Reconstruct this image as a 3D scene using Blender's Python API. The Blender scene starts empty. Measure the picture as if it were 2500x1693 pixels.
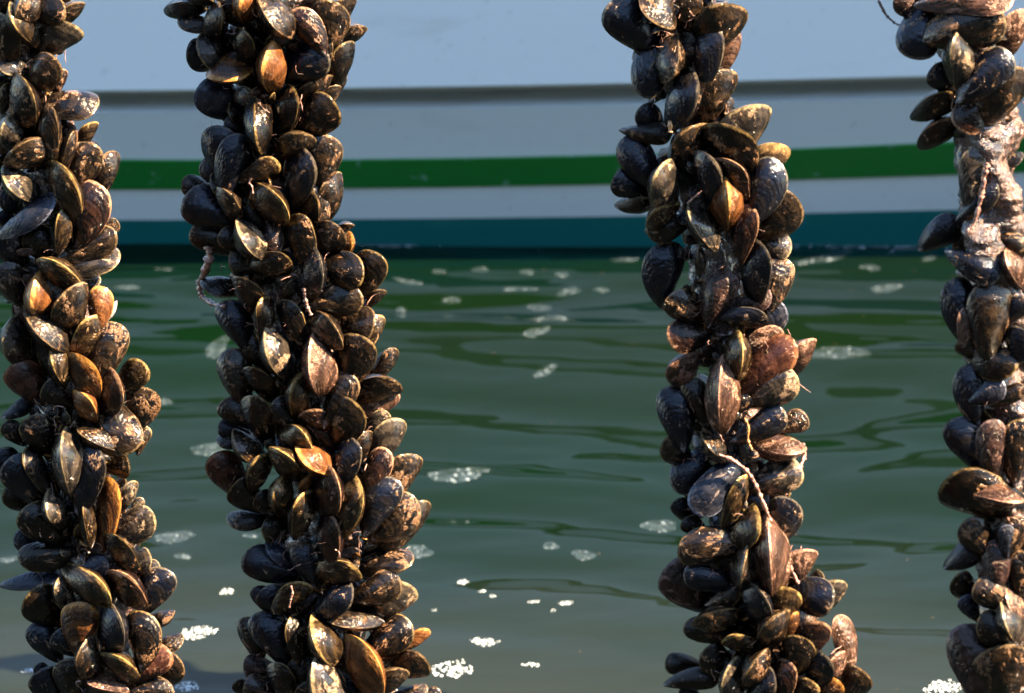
import bpy, math, random
import numpy as np
from mathutils import Vector, Matrix

scene = bpy.context.scene
COL = scene.collection
R = math.radians

# ------------------------------------------------------------ camera, sky, sun, exposure
CAM_H, PITCH, LENS = 2.3, R(17.0), 200.0
SUN_EL, SUN_BEHIND = R(44), R(-16)         # from the right, a little on the camera's side
SKY_STRENGTH, SUN_STRENGTH, EXPOSURE = 0.070, 5.0, 3.52

cam = bpy.data.cameras.new('camera'); cam_ob = bpy.data.objects.new('camera', cam); COL.objects.link(cam_ob)
cam_ob.location = (0, 0, CAM_H); cam_ob.rotation_euler = (math.pi / 2 - PITCH, 0, 0)
cam.lens = LENS; cam.sensor_width = 36; cam.clip_start = 0.1; cam.clip_end = 6000
cam.dof.use_dof = True; cam.dof.focus_distance = 5.63; cam.dof.aperture_fstop = 11.5; cam.dof.aperture_blades = 7
scene.camera = cam_ob

world = bpy.data.worlds.new('World'); scene.world = world; world.use_nodes = True
wn = world.node_tree; sky = wn.nodes.new('ShaderNodeTexSky'); sky.sky_type = 'NISHITA'; sky.sun_disc = False
sun_dir = Vector((math.cos(SUN_EL) * math.cos(SUN_BEHIND), math.cos(SUN_EL) * math.sin(SUN_BEHIND), math.sin(SUN_EL)))
sky.sun_elevation = SUN_EL; sky.sun_rotation = math.atan2(sun_dir.x, sun_dir.y)
sky.air_density = 1.1; sky.dust_density = 0.2; sky.ozone_density = 2.0
bg = wn.nodes['Background']; bg.inputs['Strength'].default_value = SKY_STRENGTH
wn.links.new(sky.outputs['Color'], bg.inputs['Color'])

sun = bpy.data.lights.new('sun', 'SUN'); sun_ob = bpy.data.objects.new('sun', sun); COL.objects.link(sun_ob)
sun.energy = SUN_STRENGTH; sun.angle = R(0.55); sun.color = (1.0, 0.82, 0.58)
sun_ob.rotation_euler = (-sun_dir).to_track_quat('-Z', 'Y').to_euler(); sun_ob.location = (6, 3, 8)

vs = scene.view_settings; vs.view_transform = 'Standard'; vs.look = 'None'; vs.gamma = 1; vs.use_curve_mapping = False
vs.exposure = EXPOSURE
scene.cycles.use_denoising = True
scene.cycles.max_bounces = 6; scene.cycles.caustics_reflective = False; scene.cycles.caustics_refractive = False

# ------------------------------------------------------------ helpers
FPX = LENS / 36 * 2500
RIGHT = Vector((1, 0, 0)); UP = Vector((0, math.sin(PITCH), math.cos(PITCH))); FWD = Vector((0, math.cos(PITCH), -math.sin(PITCH)))
BACK = -FWD; CAM = Vector((0, 0, CAM_H))
K = 2500 / 2324
def ray(px, py):
    return (FWD + RIGHT * ((px - 1250) / FPX) - UP * ((py - 846.5) / FPX))
def on_y(px, py, Y):
    d = ray(px, py); return CAM + d * (Y / d.y)
def on_water(px, py):
    d = ray(px, py); return CAM + d * (-CAM_H / d.z)
def new_obj(name, mesh, parent=None, mat=None):
    o = bpy.data.objects.new(name, mesh); COL.objects.link(o)
    if parent: o.parent = parent
    if mat: mesh.materials.append(mat)
    return o
def empty(name, loc=(0, 0, 0)):
    o = bpy.data.objects.new(name, None); COL.objects.link(o); o.location = loc; o.empty_display_size = 0.01; return o
def tag(o, label=None, cat=None, group=None, kind=None):
    if label: o['label'] = label
    if cat: o['category'] = cat
    if group: o['group'] = group
    if kind: o['kind'] = kind
    return o
def mesh_from(name, verts, faces, smooth=True):
    m = bpy.data.meshes.new(name); m.from_pydata([tuple(v) for v in verts], [], faces)
    if smooth: m.polygons.foreach_set('use_smooth', [True] * len(m.polygons))
    m.update(); return m

def _hash(ix, iy, seed):
    h = (ix * 374761393 + iy * 668265263 + seed * 1442695041) & 0xFFFFFFFF
    h = ((h ^ (h >> 13)) * 1274126177) & 0xFFFFFFFF
    return ((h ^ (h >> 16)) & 0xFFFF) / 65535.0
def vnoise(x, y, seed=0):
    x = np.asarray(x, float); y = np.asarray(y, float)
    ix = np.floor(x).astype(np.int64); iy = np.floor(y).astype(np.int64); fx = x - ix; fy = y - iy
    u = fx ** 3 * (fx * (fx * 6 - 15) + 10); v = fy ** 3 * (fy * (fy * 6 - 15) + 10)
    a = _hash(ix, iy, seed); b = _hash(ix + 1, iy, seed); c = _hash(ix, iy + 1, seed); d = _hash(ix + 1, iy + 1, seed)
    return (a + (b - a) * u) * (1 - v) + (c + (d - c) * u) * v - 0.5

class NT:
    """tiny node-tree writer"""
    def __init__(self, name):
        self.m = bpy.data.materials.new(name); self.m.use_nodes = True; self.t = self.m.node_tree
        self.b = self.t.nodes['Principled BSDF']
    def n(self, typ, **kw):
        nd = self.t.nodes.new(typ)
        for k, v in kw.items():
            if k in ('operation', 'blend_type', 'data_type', 'attribute_name', 'noise_dimensions', 'feature', 'interpolation_type', 'clamp', 'wave_type', 'bands_direction', 'distance'): setattr(nd, k, v)
            else: nd.inputs[k.replace('_', ' ')].default_value = v
        return nd
    def l(self, a, b): self.t.links.new(a, b)
    def math(self, op, a, b=None, c=None, clamp=False):
        nd = self.t.nodes.new('ShaderNodeMath'); nd.operation = op; nd.use_clamp = clamp
        for i, v in enumerate((a, b, c)):
            if v is None: continue
            if isinstance(v, (int, float)): nd.inputs[i].default_value = v
            else: self.l(v, nd.inputs[i])
        return nd.outputs[0]
    def step(self, v, lo, hi):
        nd = self.t.nodes.new('ShaderNodeMapRange'); nd.interpolation_type = 'SMOOTHSTEP'; self.l(v, nd.inputs[0])
        nd.inputs[1].default_value = lo; nd.inputs[2].default_value = hi; return nd.outputs[0]
    def mix(self, f, a, b):
        nd = self.t.nodes.new('ShaderNodeMix'); nd.data_type = 'RGBA'
        for sock, v in ((nd.inputs[0], f), (nd.inputs[6], a), (nd.inputs[7], b)):
            if isinstance(v, (int, float)): sock.default_value = v
            elif isinstance(v, tuple): sock.default_value = (*v, 1)
            else: self.l(v, sock)
        return nd.outputs[2]
    def noise(self, vec, scale, detail=3, rough=0.55, dist=0.0):
        nd = self.t.nodes.new('ShaderNodeTexNoise'); self.l(vec, nd.inputs['Vector'])
        nd.inputs['Scale'].default_value = scale; nd.inputs['Detail'].default_value = detail
        nd.inputs['Roughness'].default_value = rough; nd.inputs['Distortion'].default_value = dist
        return nd.outputs['Fac']
    def set(self, name, v):
        if isinstance(v, (int, float)): self.b.inputs[name].default_value = v
        elif isinstance(v, tuple): self.b.inputs[name].default_value = (*v, 1)
        else: self.l(v, self.b.inputs[name])
    def bump(self, h, strength, dist):
        nd = self.t.nodes.new('ShaderNodeBump'); nd.inputs['Strength'].default_value = strength; nd.inputs['Distance'].default_value = dist
        self.l(h, nd.inputs['Height']); self.l(nd.outputs[0], self.b.inputs['Normal'])
    def coords(self): return self.t.nodes.new('ShaderNodeTexCoord').outputs['Object']
    def scaled(self, vec, s):
        nd = self.t.nodes.new('ShaderNodeMapping'); self.l(vec, nd.inputs[0]); nd.inputs['Scale'].default_value = s; return nd.outputs[0]

# ------------------------------------------------------------ water
def water_material():
    w = NT('harbour_water'); co = w.coords()
    body = w.mix(w.step(w.noise(w.scaled(co, (0.8, 0.8, 1)), 1.3, 2), 0.3, 0.7), (0.0008, 0.0042, 0.0013), (0.0015, 0.0040, 0.0015))
    sep = w.t.nodes.new('ShaderNodeSeparateXYZ'); w.l(co, sep.inputs[0])
    silt_sheen = w.step(w.math('ADD', sep.outputs[1], w.math('MULTIPLY', w.noise(co, 1.6, 3), .9)), 7.25, 6.35)   # sediment round the ropes, also paled to stand for reflected light
    body = w.mix(silt_sheen, body, (0.0086, 0.0104, 0.0078))
    vor = w.t.nodes.new('ShaderNodeTexVoronoi'); w.l(w.scaled(co, (1, 0.6, 1)), vor.inputs['Vector']); vor.inputs['Scale'].default_value = 42
    speck = w.math('MULTIPLY', w.math('LESS_THAN', vor.outputs['Distance'], 0.045), w.math('GREATER_THAN', w.noise(co, 23, 1), 0.56))
    w.set('Base Color', w.mix(speck, body, (0.05, 0.036, 0.02)))
    w.set('Roughness', 0.03); w.set('IOR', 1.333)
    w.bump(w.noise(w.scaled(co, (0.45, 1, 1)), 26, 2), 0.05, 0.004)
    return w.m
def wave(x, y):
    """height of the harbour ripples (metres)"""
    w1 = vnoise(x * 1.3, y * 1.1, 5) * 2.6; w2 = vnoise(x * 2.2 + 9, y * 1.8, 6) * 2.4; w3 = vnoise(x * 3.4 + 2, y * 3.0, 7) * 2.6
    h = 0.0
    for lam, slope, ang, ph, ww, sd in ((.70, .040, -3, 2.6, w1, 11), (.46, .058, 5, .3, w1, 1), (.31, .060, -9, 1.9, w1 + w2, 2), (.205, .050, 13, 4.0, w2, 3), (.135, .028, -17, 2.2, w2 + w3, 4), (.085, .020, 9, 5.1, w3, 8), (.05, .012, -24, .7, w3, 9)):
        kx = math.sin(R(ang)); ky = math.cos(R(ang)); env = .45 + 1.3 * np.clip(vnoise(x * .9 / lam * .5 + sd, y * .9 / lam * .35, sd) + .25, 0, 1)
        a = 2 * np.pi / lam * (x * kx + y * ky) + ph + ww * 1.15
        h = h + slope * lam / (2 * np.pi) * env * (np.sin(a) + .22 * np.cos(2 * a))
    calm = 0.6 + 0.4 * np.clip((y - 6.2) / 0.5, 0, 1)        # smoother pool of water nearest the ropes
    dip = np.where(y < 7.4, np.clip((y - 6.95) / .45, 0, 1) ** 2 * (3 - 2 * np.clip((y - 6.95) / .45, 0, 1)) * .0302, .042 * (8.12 - np.clip(y, 7.4, 8.3))) * (.75 + .35 * np.cos(x * 1.9 - .2))
    dip = dip * np.clip(1 - (np.abs(x) - 1.2) / 1.5, 0, 1)            # low swell running along the hull
    near = np.clip((9.4 - np.abs(y - 6.9)) / 6, 0.25, 1)
    return h * calm * near + dip
def axis(lo, hi, step, far):
    a = list(np.arange(lo, hi + 1e-6, step)); s = step
    up = [hi]; dn = [lo]
    while up[-1] < far: s *= 1.35; up.append(up[-1] + s)
    s = step
    while dn[-1] > -far: s *= 1.35; dn.append(dn[-1] - s)
    return np.array(dn[:0:-1] + a + up[1:])
gx = axis(-1.7, 1.7, 0.014, 2500); gy = axis(5.6, 8.3, 0.0085, 2500)
X, Y = np.meshgrid(gx, gy); Z = wave(X, Y)
nx, ny = len(gx), len(gy)
wm = bpy.data.meshes.new('water')
V = np.stack([X, Y, Z], -1).reshape(-1, 3)
idx = np.arange(nx * ny).reshape(ny, nx)
F = np.stack([idx[:-1, :-1], idx[:-1, 1:], idx[1:, 1:], idx[1:, :-1]], -1).reshape(-1, 4)
wm.vertices.add(len(V)); wm.vertices.foreach_set('co', V.ravel())
wm.loops.add(F.size); wm.loops.foreach_set('vertex_index', F.ravel().astype(np.int32))
wm.polygons.add(len(F)); wm.polygons.foreach_set('loop_start', np.arange(0, F.size, 4, dtype=np.int32)); wm.polygons.foreach_set('use_smooth', np.ones(len(F), bool))
wm.update(calc_edges=True)
tag(new_obj('water', wm, mat=water_material()), 'murky green harbour water with long gentle ripples', kind='structure')

# ------------------------------------------------------------ the boat
HULL_Y = 7.895
def paint(name, col, scuff, amount, rough=0.32, scale=9.0):
    p = NT(name); co = p.coords()
    m = p.math('MULTIPLY', p.step(p.noise(p.scaled(co, (0.35, 1, 1)), scale, 5, 0.62), 0.58, 0.72), amount)
    sp = p.math('MULTIPLY', p.step(p.noise(co, scale * 6, 2), 0.66, 0.74), amount)
    p.set('Base Color', p.mix(p.math('MAXIMUM', m, sp), col, scuff)); p.set('Roughness', rough); p.set('IOR', 1.45)
    p.bump(p.noise(p.scaled(co, (0.3, 1, 1)), 5, 2), 0.05, 0.01)
    return p.m
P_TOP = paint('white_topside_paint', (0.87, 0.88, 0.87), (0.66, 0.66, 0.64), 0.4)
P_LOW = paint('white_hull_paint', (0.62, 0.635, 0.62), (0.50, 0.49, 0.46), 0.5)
P_GREEN = paint('green_stripe_paint', (0.002, 0.125, 0.018), (0.16, 0.30, 0.24), 0.55, 0.4, 7.0)
P_TEAL = paint('teal_waterline_paint', (0.003, 0.105, 0.100), (0.03, 0.16, 0.15), 0.6, 0.5)
P_DECK = paint('grey_deck_paint', (0.30, 0.31, 0.30), (0.2, 0.2, 0.19), 0.5, 0.6)
P_GLASS = NT('dark_window_glass'); P_GLASS.set('Base Color', (0.02, 0.025, 0.03)); P_GLASS.set('Roughness', 0.05); P_GLASS = P_GLASS.m
P_WOOD = paint('dark_rail_paint', (0.12, 0.10, 0.08), (0.2, 0.17, 0.13), 0.5, 0.5)

FL = math.tan(R(25))
def zline(pts, zs=None):
    """image line (2324-wide pixels) -> height on the hull plane as a function of x"""
    ws = []
    for a, b in pts:                                             # lower planks lie on a flared surface
        P = on_y(a * K, b * K, HULL_Y)
        if zs is not None:
            for _ in range(12): P = on_y(a * K, b * K, HULL_Y + (zs(P.x) - P.z) * FL)
        ws.append(P)
    cf = np.polyfit([p.x for p in ws], [p.z for p in ws], 1 if len(pts) < 4 else 2)
    def f(x):
        xc = min(max(x, -0.95), 0.95); s = np.polyval(np.polyder(cf), xc)
        return float(np.polyval(cf, xc) + np.clip(s, -.012, .012) * (x - xc))
    return f
Z_STEP = zline([(250, 207), (1000, 200), (1500, 187), (2200, 172)])
Z_STEP2 = lambda x: Z_STEP(x) - 0.004
Z_G1 = zline([(280, 362), (1000, 359), (1420, 352), (1800, 336), (2150, 323)], Z_STEP)
Z_G0 = zline([(280, 431), (1000, 425), (1420, 419), (1800, 408), (2150, 398)], Z_STEP)
Z_T1 = zline([(280, 500), (900, 497), (1420, 492), (1830, 483), (2165, 477)], Z_STEP)
BX0, BX1 = -5.5, 9.5
def plan(x):
    """how far the side curves inwards towards bow and stern"""
    t = (x - 2.0) / 7.5; return 0.0 if abs(t) < .45 else 2.6 * (abs(t) - .45) ** 2.0
def side_y(x, z, step):
    base = HULL_Y + plan(x)
    zs = Z_STEP(x)
    return base - 0.012 - (z - zs) * 0.315 if step else base + (zs - z) * FL
xs = list(np.arange(BX0, -1.6, 0.3)) + list(np.arange(-1.6, 1.6, 0.1)) + list(np.arange(1.6, BX1 + .01, 0.3))
def strip(name, rows, mat, parent):
    """rows: list of functions x -> (y, z)"""
    v = []; f = []
    for r in rows:
        for x in xs: y, z = r(x); v.append((x, y, z))
    n = len(xs)
    for j in range(len(rows) - 1):
        for i in range(n - 1): f.append((j * n + i, j * n + i + 1, (j + 1) * n + i + 1, (j + 1) * n + i))
    return new_obj(name, mesh_from(name, v, f, False), parent, mat)
boat = empty('fishing_boat', (2, 9.5, 0))
tag(boat, 'white fishing boat hull with green and teal stripes lying behind the mussel ropes', 'boat')
boat.matrix_world = Matrix.Translation((0, 0, 0)); boat.location = (0, 0, 0)
low = lambda zf: (lambda x: (side_y(x, zf(x), False), zf(x)))
top = lambda zf: (lambda x: (side_y(x, zf(x), True), zf(x)))
ZTOP = lambda x: 1.15 + 0.012 * (x - 2) ** 2
hull = strip('hull', [low(lambda x: -0.9), low(lambda x: -0.25)] + [low(lambda x, k=k: Z_T1(x) * k) for k in (.2, .6)] + [low(Z_T1)], P_TEAL, boat)
hull['label'] = 'teal painted boot top at the waterline'
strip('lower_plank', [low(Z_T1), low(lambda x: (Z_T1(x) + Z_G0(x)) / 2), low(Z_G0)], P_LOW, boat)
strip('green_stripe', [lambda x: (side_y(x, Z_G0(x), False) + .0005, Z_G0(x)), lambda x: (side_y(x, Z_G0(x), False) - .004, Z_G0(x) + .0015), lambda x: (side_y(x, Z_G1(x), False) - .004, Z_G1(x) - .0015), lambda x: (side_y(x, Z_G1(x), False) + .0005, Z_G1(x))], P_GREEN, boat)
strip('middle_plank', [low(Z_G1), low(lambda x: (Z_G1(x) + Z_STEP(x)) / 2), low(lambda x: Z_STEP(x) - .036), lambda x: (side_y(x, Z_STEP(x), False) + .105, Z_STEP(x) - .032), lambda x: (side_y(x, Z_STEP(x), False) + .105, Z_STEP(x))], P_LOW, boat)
strip('upper_plank', [lambda x: (side_y(x, Z_STEP(x), False) + .115, Z_STEP(x) + .001), lambda x: (side_y(x, Z_STEP(x), True) + .004, Z_STEP(x) + .001), lambda x: (side_y(x, Z_STEP(x), True), Z_STEP(x) + .004)] + [top(lambda x, k=k: Z_STEP(x) + .004 + (ZTOP(x) - Z_STEP(x)) * k) for k in (.15, .35, .6, 1)], P_TOP, boat)
far_y = lambda x: HULL_Y + 3.4 - plan(x)
strip('far_side', [lambda x: (max(far_y(x), HULL_Y + plan(x) + .02), ZTOP(x)), lambda x: (max(far_y(x) - .4, HULL_Y + plan(x) + .02), -0.6)], P_TOP, boat)
strip('deck', [lambda x: (HULL_Y + plan(x) + .02, ZTOP(x) - .35), lambda x: (max(far_y(x), HULL_Y + plan(x) + .02), ZTOP(x) - .35)], P_DECK, boat)
strip('rail', [lambda x: (HULL_Y + plan(x) - .1, ZTOP(x)), lambda x: (HULL_Y + plan(x) - .1, ZTOP(x) + .05), lambda x: (HULL_Y + plan(x) + .06, ZTOP(x) + .05), lambda x: (HULL_Y + plan(x) + .06, ZTOP(x))], P_WOOD, boat)
def box(name, x0, x1, y0, y1, z0, z1, mat, parent):
    v = [(x, y, z) for x in (x0, x1) for y in (y0, y1) for z in (z0, z1)]
    f = [(0, 1, 3, 2), (4, 6, 7, 5), (0, 4, 5, 1), (2, 3, 7, 6), (0, 2, 6, 4), (1, 5, 7, 3)]
    return new_obj(name, mesh_from(name, v, f, False), parent, mat)
house = box('wheelhouse', 2.6, 7.2, 8.35, 10.9, 0.82, 3.75, P_TOP, boat)
box('roof', 2.45, 7.35, 8.2, 11.05, 3.752, 3.84, P_WOOD, house)
for i in range(4): box('window', 3.0 + i * 1.05, 3.75 + i * 1.05, 8.335, 8.36, 2.4, 3.2, P_GLASS, house)

# unseen harbour front behind the camera, added so shells reflect less open sky
q_root = empty('unseen_quay', (0, 0, 0)); tag(q_root, 'unseen stone quayside added under the camera for the shells to reflect', 'unseen_quay')
P_STONE = paint('unseen_quay_stone', (0.20, 0.19, 0.17), (0.12, 0.11, 0.10), 0.8, 0.8, 3.0)
box('unseen_quay_wall', -40, 40, -14, .9, -1.5, 0.62, P_STONE, q_root)
for i in range(20): box('coping_stone', -20 + i * 2 + .01, -18 + i * 2 - .01, .25, .97, .622, .74, P_STONE, q_root)
shed = empty('unseen_warehouse', (0, 0, 0)); tag(shed, 'unseen dark timber building added behind the camera to darken shell reflections', 'building')  # added out of view to dim sky reflections on the shell fronts
P_TIMB = paint('added_warehouse_timber', (0.045, 0.040, 0.036), (0.09, 0.08, 0.07), 0.7, 0.75, 3.0)
box('wall', -26, 22, -13, -5.0, .62, 6.2, P_TIMB, shed)
rv = [(-26.4, -13.3, 6.1), (22.4, -13.3, 6.1), (22.4, -4.6, 6.1), (-26.4, -4.6, 6.1), (-26.4, -9, 8.6), (22.4, -9, 8.6)]
new_obj('roof', mesh_from('roof', rv, [(0, 1, 5, 4), (3, 4, 5, 2), (0, 4, 3), (1, 2, 5)], False), shed, P_WOOD)
for i in range(6): box('door', -22 + i * 7.5, -18.5 + i * 7.5, -5.02, -4.96, .62, 3.8, P_WOOD, shed)

# ------------------------------------------------------------ mussel shells
def shell_profile(v):
    q = (0.60, 0.66, 0.54, .70, .58, .63)[v]; e = (4.2, 3.4, 5.0, 2.8, 3.8, 6.0)[v]; bend = (0.10, 0.18, 0.05, .24, -.06, .13)[v]
    xx = np.linspace(0, 1, 400); wf = xx ** q * (1 - xx ** e) ** .5; wmax = wf.max()
    tf = xx ** .6 * (1 - xx ** 2.2) ** .95; tmax = tf.max()
    w = lambda x: (max(x, 0) ** q) * max(1 - x ** e, 0) ** .5 / wmax
    t = lambda x: (max(x, 0) ** .6) * max(1 - x ** 2.2, 0) ** .95 / tmax
    yc = lambda x: bend * (x * (1 - x) * 2.2 - .25 * x)
    return w, t, yc
NXS, NYS = 17, 11
def shell_arrays(v, side):
    w, t, yc = shell_profile(v); P = []; G = []
    xsn = [0.5 - 0.5 * math.cos(math.pi * (i / (NXS - 1)) ** 1.0) for i in range(NXS)]
    for x in xsn:
        for j in range(NYS):
            s = math.sin((j / (NYS - 1) - .5) * math.pi)
            y = yc(x) + .5 * w(x) * s
            z = .5 * t(x) * max(1 - abs(s) ** 2.1, 0) ** .92 * (1 - .16 * s)
            wob = 1 + .07 * float(vnoise(x * 5 + v * 7.3, s * 3.1 + v, 70 + v)) ; z *= 1 + .16 * float(vnoise(x * 6 + v * 3.1, s * 2.5 + 5 * side, 80 + v))
            lo, hi = max(x, 1e-4), 1.0
            for _ in range(16):
                g = (lo + hi) / 2; xg = x / g
                if xg <= 1 and abs(y / g - yc(xg)) <= .5 * w(xg) + 1e-6: hi = g
                else: lo = g
            P.append((x * (1 + .05 * (wob - 1) * x), yc(x) + (y - yc(x)) * wob, side * (z + .004))); G.append(1.0 if (j in (0, NYS - 1) or x > .9999) else hi)
    Fc = []
    for i in range(NXS - 1):
        for j in range(NYS - 1):
            a = i * NYS + j; q = (a, a + NYS, a + NYS + 1, a + 1)
            Fc.append(q if side > 0 else q[::-1])
    return np.array(P), np.array(G), Fc
SHELL = {(v, s): shell_arrays(v, s) for v in range(6) for s in (1, -1)}
def add_attrs(m, lp, g):
    a = m.attributes.new('lp', 'FLOAT_VECTOR', 'POINT'); a.data.foreach_set('vector', np.asarray(lp, np.float32).ravel())
    b = m.attributes.new('g', 'FLOAT', 'POINT'); b.data.foreach_set('value', np.asarray(g, np.float32))
LPS = np.array([1.0, .55, .4])

def shell_material(name, base, base2, crust, cover, rim, rimw, rough, bump=0.5, coat=0.06):
    warm = lambda c, f: (c[0] * f, c[1] * f * .94, c[2] * f * .94)
    base, base2, crust, rim = warm(base, .62), warm(base2, .66), warm(crust, .80), warm(rim, .78)
    s = NT('shell_' + name)
    at = s.t.nodes.new('ShaderNodeAttribute'); at.attribute_name = 'lp'
    ga = s.t.nodes.new('ShaderNodeAttribute'); ga.attribute_name = 'g'; g = ga.outputs['Fac']
    rnd = s.t.nodes.new('ShaderNodeObjectInfo').outputs['Random']
    off = s.t.nodes.new('ShaderNodeVectorMath'); off.operation = 'ADD'; s.l(at.outputs['Vector'], off.inputs[0])
    cmb = s.t.nodes.new('ShaderNodeCombineXYZ'); r40 = s.math('MULTIPLY', rnd, 57.0); s.l(r40, cmb.inputs[0]); s.l(r40, cmb.inputs[1]); s.l(cmb.outputs[0], off.inputs[1])
    vec = off.outputs[0]; sv_ = s.scaled(vec, (.55, 1.5, 1.5))
    big = s.noise(vec, 3.0, 5, 0.62, 0.9); mid = s.noise(sv_, 10, 4, 0.65, 0.6); fine = s.noise(vec, 46, 3, 0.7); peb = s.noise(vec, 21, 2, 0.6, 0.5)
    thr = 0.70 - 0.30 * cover
    mask = s.math('MULTIPLY', s.step(s.math('ADD', big, s.math('MULTIPLY', s.math('SUBTRACT', mid, 0.5), 0.55)), thr, thr + 0.09), s.step(s.math('ADD', fine, s.math('MULTIPLY', mid, .35)), 0.42, 0.80))
    ringv = s.math('ADD', s.math('MULTIPLY', g, 75.0), s.math('MULTIPLY', big, 9.0)); ring = s.math('SINE', ringv)
    ring2 = s.math('SINE', s.math('ADD', s.math('MULTIPLY', g, 26.0), s.math('MULTIPLY', mid, 5.0)))
    col = s.mix(s.step(s.math('ADD', mid, s.math('MULTIPLY', ring2, 0.12)), 0.35, 0.72), base, base2)
    cr = s.mix(s.step(fine, 0.4, 0.75), tuple(c * .55 for c in crust), crust)
    col = s.mix(mask, col, cr)
    if rimw > 0:
        rm = s.step(s.math('ADD', g, s.math('MULTIPLY', s.math('SUBTRACT', mid, 0.5), 0.05)), 1.0 - rimw, 1.0 - rimw * 0.35)
        col = s.mix(s.math('MULTIPLY', rm, s.math('ADD', 0.25, s.math('MULTIPLY', s.step(mid, .35, .65), 0.7))), col, rim)
    er = s.math('MULTIPLY', s.step(g, 0.20, 0.08), s.step(mid, 0.42, 0.6))
    col = s.mix(s.math('MULTIPLY', er, 0.7), col, (0.30, 0.27, 0.27))
    s.set('Base Color', col)
    s.set('Roughness', s.math('ADD', s.math('MULTIPLY', mask, 0.12), s.math('ADD', s.math('MULTIPLY', fine, 0.12), rough - .155)))
    s.set('IOR', 1.46); s.set('Specular IOR Level', .24); s.set('Specular Tint', (1.0, .84, .66) if name not in ('u', 'B') else (.9, .92, 1.0)); s.set('Coat Weight', coat); s.set('Coat Roughness', 0.07)
    h = s.math('ADD', s.math('MULTIPLY', ring, 0.10), s.math('ADD', s.math('MULTIPLY', peb, 0.95), s.math('ADD', s.math('MULTIPLY', mid, 0.8), s.math('MULTIPLY', mask, 0.55))))
    s.bump(h, bump, 0.0016)
    return s.m
TAN = (0.28, 0.145, 0.066)
CLS = {  # base, second tone, crust colour, cover, rim, rim width, roughness
 'k': ((.002, .0018, .0018), (.010, .0065, .004), TAN, .36, (.13, .085, .03), .032, .20),
 'u': ((.0025, .0032, .006), (.008, .0066, .006), (.28, .17, .09), .30, (.10, .08, .05), .035, .20),
 'm': ((.004, .003, .0025), (.024, .015, .008), (.24, .125, .058), .46, (.14, .09, .04), .03, .22),
 'g': ((.008, .005, .003), (.040, .024, .010), (.38, .23, .11), .36, (.27, .175, .06), .055, .19),
 'c': ((.012, .010, .008), (.050, .038, .026), (.36, .24, .14), .44, (.24, .18, .09), .04, .14),
 'o': ((.075, .028, .009), (.160, .060, .018), (.30, .15, .075), .34, (.42, .20, .055), .085, .20),
 'O': ((.028, .012, .006), (.095, .038, .011), (.32, .17, .08), .28, (.38, .17, .035), .08, .20),
 'R': ((.025, .010, .007), (.075, .029, .016), (.26, .14, .09), .30, (.16, .070, .03), .06, .26),
 'r': ((.005, .003, .003), (.024, .011, .007), (.36, .20, .12), .34, (.27, .15, .08), .05, .23),
 'p': ((.030, .015, .009), (.090, .046, .028), (.36, .19, .12), .54, (.36, .20, .13), .04, .28),
 'P': ((.012, .007, .006), (.042, .022, .017), (.24, .13, .09), .46, (.14, .09, .08), .04, .32),
 'B': ((.006, .008, .014), (.022, .022, .027), (.20, .15, .12), .38, (.10, .11, .14), .04, .30),
 'G': ((.040, .025, .013), (.110, .064, .030), (.36, .22, .13), .30, (.36, .22, .08), .12, .18),
 'w': ((.42, .42, .40), (.55, .54, .50), (.30, .28, .22), .20, (.5, .5, .4), .03, .30),
}
MATS = {k: shell_material(k, *v, bump=0.95 if k in 'pP' else 0.75 if k == 'm' else 0.6, coat=0.38 if k in 'cG' else 0.26 if k == 'm' else 0.13) for k, v in CLS.items()}
VALVE = {}
def valve_mesh(c, v, s):
    if (c, v, s) not in VALVE:
        P, G, Fc = SHELL[(v, s)]; m = mesh_from('valve', P, Fc); add_attrs(m, P * LPS, G); m.materials.append(MATS[c]); VALVE[(c, v, s)] = m
    return VALVE[(c, v, s)]

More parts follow.
